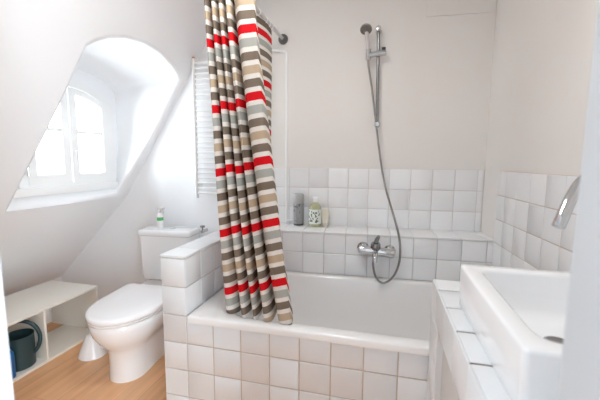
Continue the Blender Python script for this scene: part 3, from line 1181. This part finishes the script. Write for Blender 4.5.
# control columns: (top x, top y, bottom x, bottom y, bottom z)
TOPX = [(-0.795, -0.771), (-0.760, -0.737), (-0.726, -0.702), (-0.692, -0.667), (-0.656, -0.552)]
BOTX = [(-0.732, -0.656), (-0.636, -0.590), (-0.572, -0.540), (-0.522, -0.470), (-0.452, -0.374)]
CC = [(-0.775, 1.455, -0.715, 1.490, .570)]
for q, ((a, b), (c, d)) in enumerate(zip(TOPX, BOTX)):
    yt = (1.398, 1.394, 1.392, 1.388, 1.368)[q]
    yo = (1.412, 1.388, 1.384, 1.378, 1.374)[q]
    CC += [(a + .003, yt + .034, c + .004, yo + .034, .569), (a * .66 + b * .34, yt + .001, c * .66 + d * .34, yo + .001, .569), (a * .28 + b * .72, yt + .002, c * .28 + d * .72, yo + .002, .569), (b - .003, yt + (.034 if q < 4 else .014), d - .004, yo + (.036 if q < 4 else .014), .569)]
    if q < 4:
        CC += [(b - .010, yt + .095, d - .010, yo + .100, .570), (b + .004, yt + .098, d + .006, yo + .102, .570)]
NF = len(CC) - 1
CC += [(-0.568, 1.430, -0.388, 1.440, .572), (-0.65, 1.55, -0.42, 1.53, .575), (-0.722, 1.70, -0.50, 1.64, .58),
       (-0.735, 1.86, -0.58, 1.80, .59), (-0.712, 1.99, -0.63, 1.92, .59), (-0.716, 2.11, -0.69, 2.02, .59)]
tops = smooth_path([(c[0], c[1], 0) for c in CC], 6)
bots = smooth_path([(c[2], c[3], c[4]) for c in CC], 6)
NR = 60
PER = 0.287
bm = bmesh.new()
uvl = bm.loops.layers.uv.new('cloth')
grid, uvs = [], {}
xs0 = -0.72
for k in range(NR + 1):
    t = k / NR
    row = []
    s = t ** 1.3
    for i, (a, b) in enumerate(zip(tops, bots)):
        q = Vector((a.x * (1 - s) + b.x * s, a.y * (1 - s) + b.y * s, 0))
        wob = 0.004 * sin(7 * t + i * 0.5) * sin(pi * t)
        q.x += wob
        q.y += 0.004 * sin(9 * t + i * 0.35) * sin(pi * t)
        z = 2.132 * (1 - t) + b.z * t
        w = bm.verts.new((q.x, q.y, z))
        k_ = min(1.0, max(0.0, (i - NF * 6) / 18.0))
        lean = 0.27 * (t ** 0.7) * (min(q.x, -0.36) + 0.74) * (1 - k_) - 0.057 * k_
        uvs[w] = (i / len(tops), (z - 0.672 + 0.0185 - lean) / PER)
        qs = min(4.0, max(0.0, (i / 6.0 - 2.5) / 6.0))
        q0 = int(qs)
        sg = (0.0, 0.010, -0.004, 0.004, 0.016)
        fr_ = min(1.0, max(0.0, (qs - q0 - 0.70) / 0.2))
        sag = (sg[q0] * (1 - fr_) + sg[min(4, q0 + 1)] * fr_) * (1 - k_)
        uvs[w] = (uvs[w][0], uvs[w][1] - sag / PER)
        row.append(w)
    grid.append(row)
for r0, r1 in zip(grid[:-1], grid[1:]):
    for i in range(len(r0) - 1):
        f = bm.faces.new((r0[i], r0[i + 1], r1[i + 1], r1[i]))
        f.smooth = True
        for l in f.loops:
            l[uvl].uv = uvs[l.vert]
me = bpy.data.meshes.new('cloth')
bm.to_mesh(me)
bm.free()
me.materials.append(CLOTH)
cur = empty('shower_curtain', (-0.60, 1.40, 0.57), 'striped red, taupe, beige and white shower curtain gathered at the bathtub corner', 'curtain')
cl = bpy.data.objects.new('cloth', me)
COL.objects.link(cl)
cl.parent = cur
cl.matrix_parent_inverse = cur.matrix_world.inverted()
sol = cl.modifiers.new('thickness', 'SOLIDIFY')
sol.thickness = 0.0012
sol.offset = 0
for (x, y, ax) in ((-0.721, 2.10, 1), (-0.720, 2.05, 1), (-0.719, 1.99, 1), (-0.721, 1.88, 1), (-0.66, 1.385, 0), (-0.60, 1.385, 0), (-0.56, 1.385, 0)):
    m = MB()
    ring = []
    for k in range(19):
        a = 2 * pi * k / 18
        ring.append(Vector((x + (0.019 * cos(a) if ax else 0.003 * sin(a)), y + (0 if ax else 0.019 * cos(a)), RODZ - 0.006 + 0.019 * sin(a))))
    m.tube(ring, 0.0028, 8, caps=False)
    m.build('ring', PLASTIC, cur)
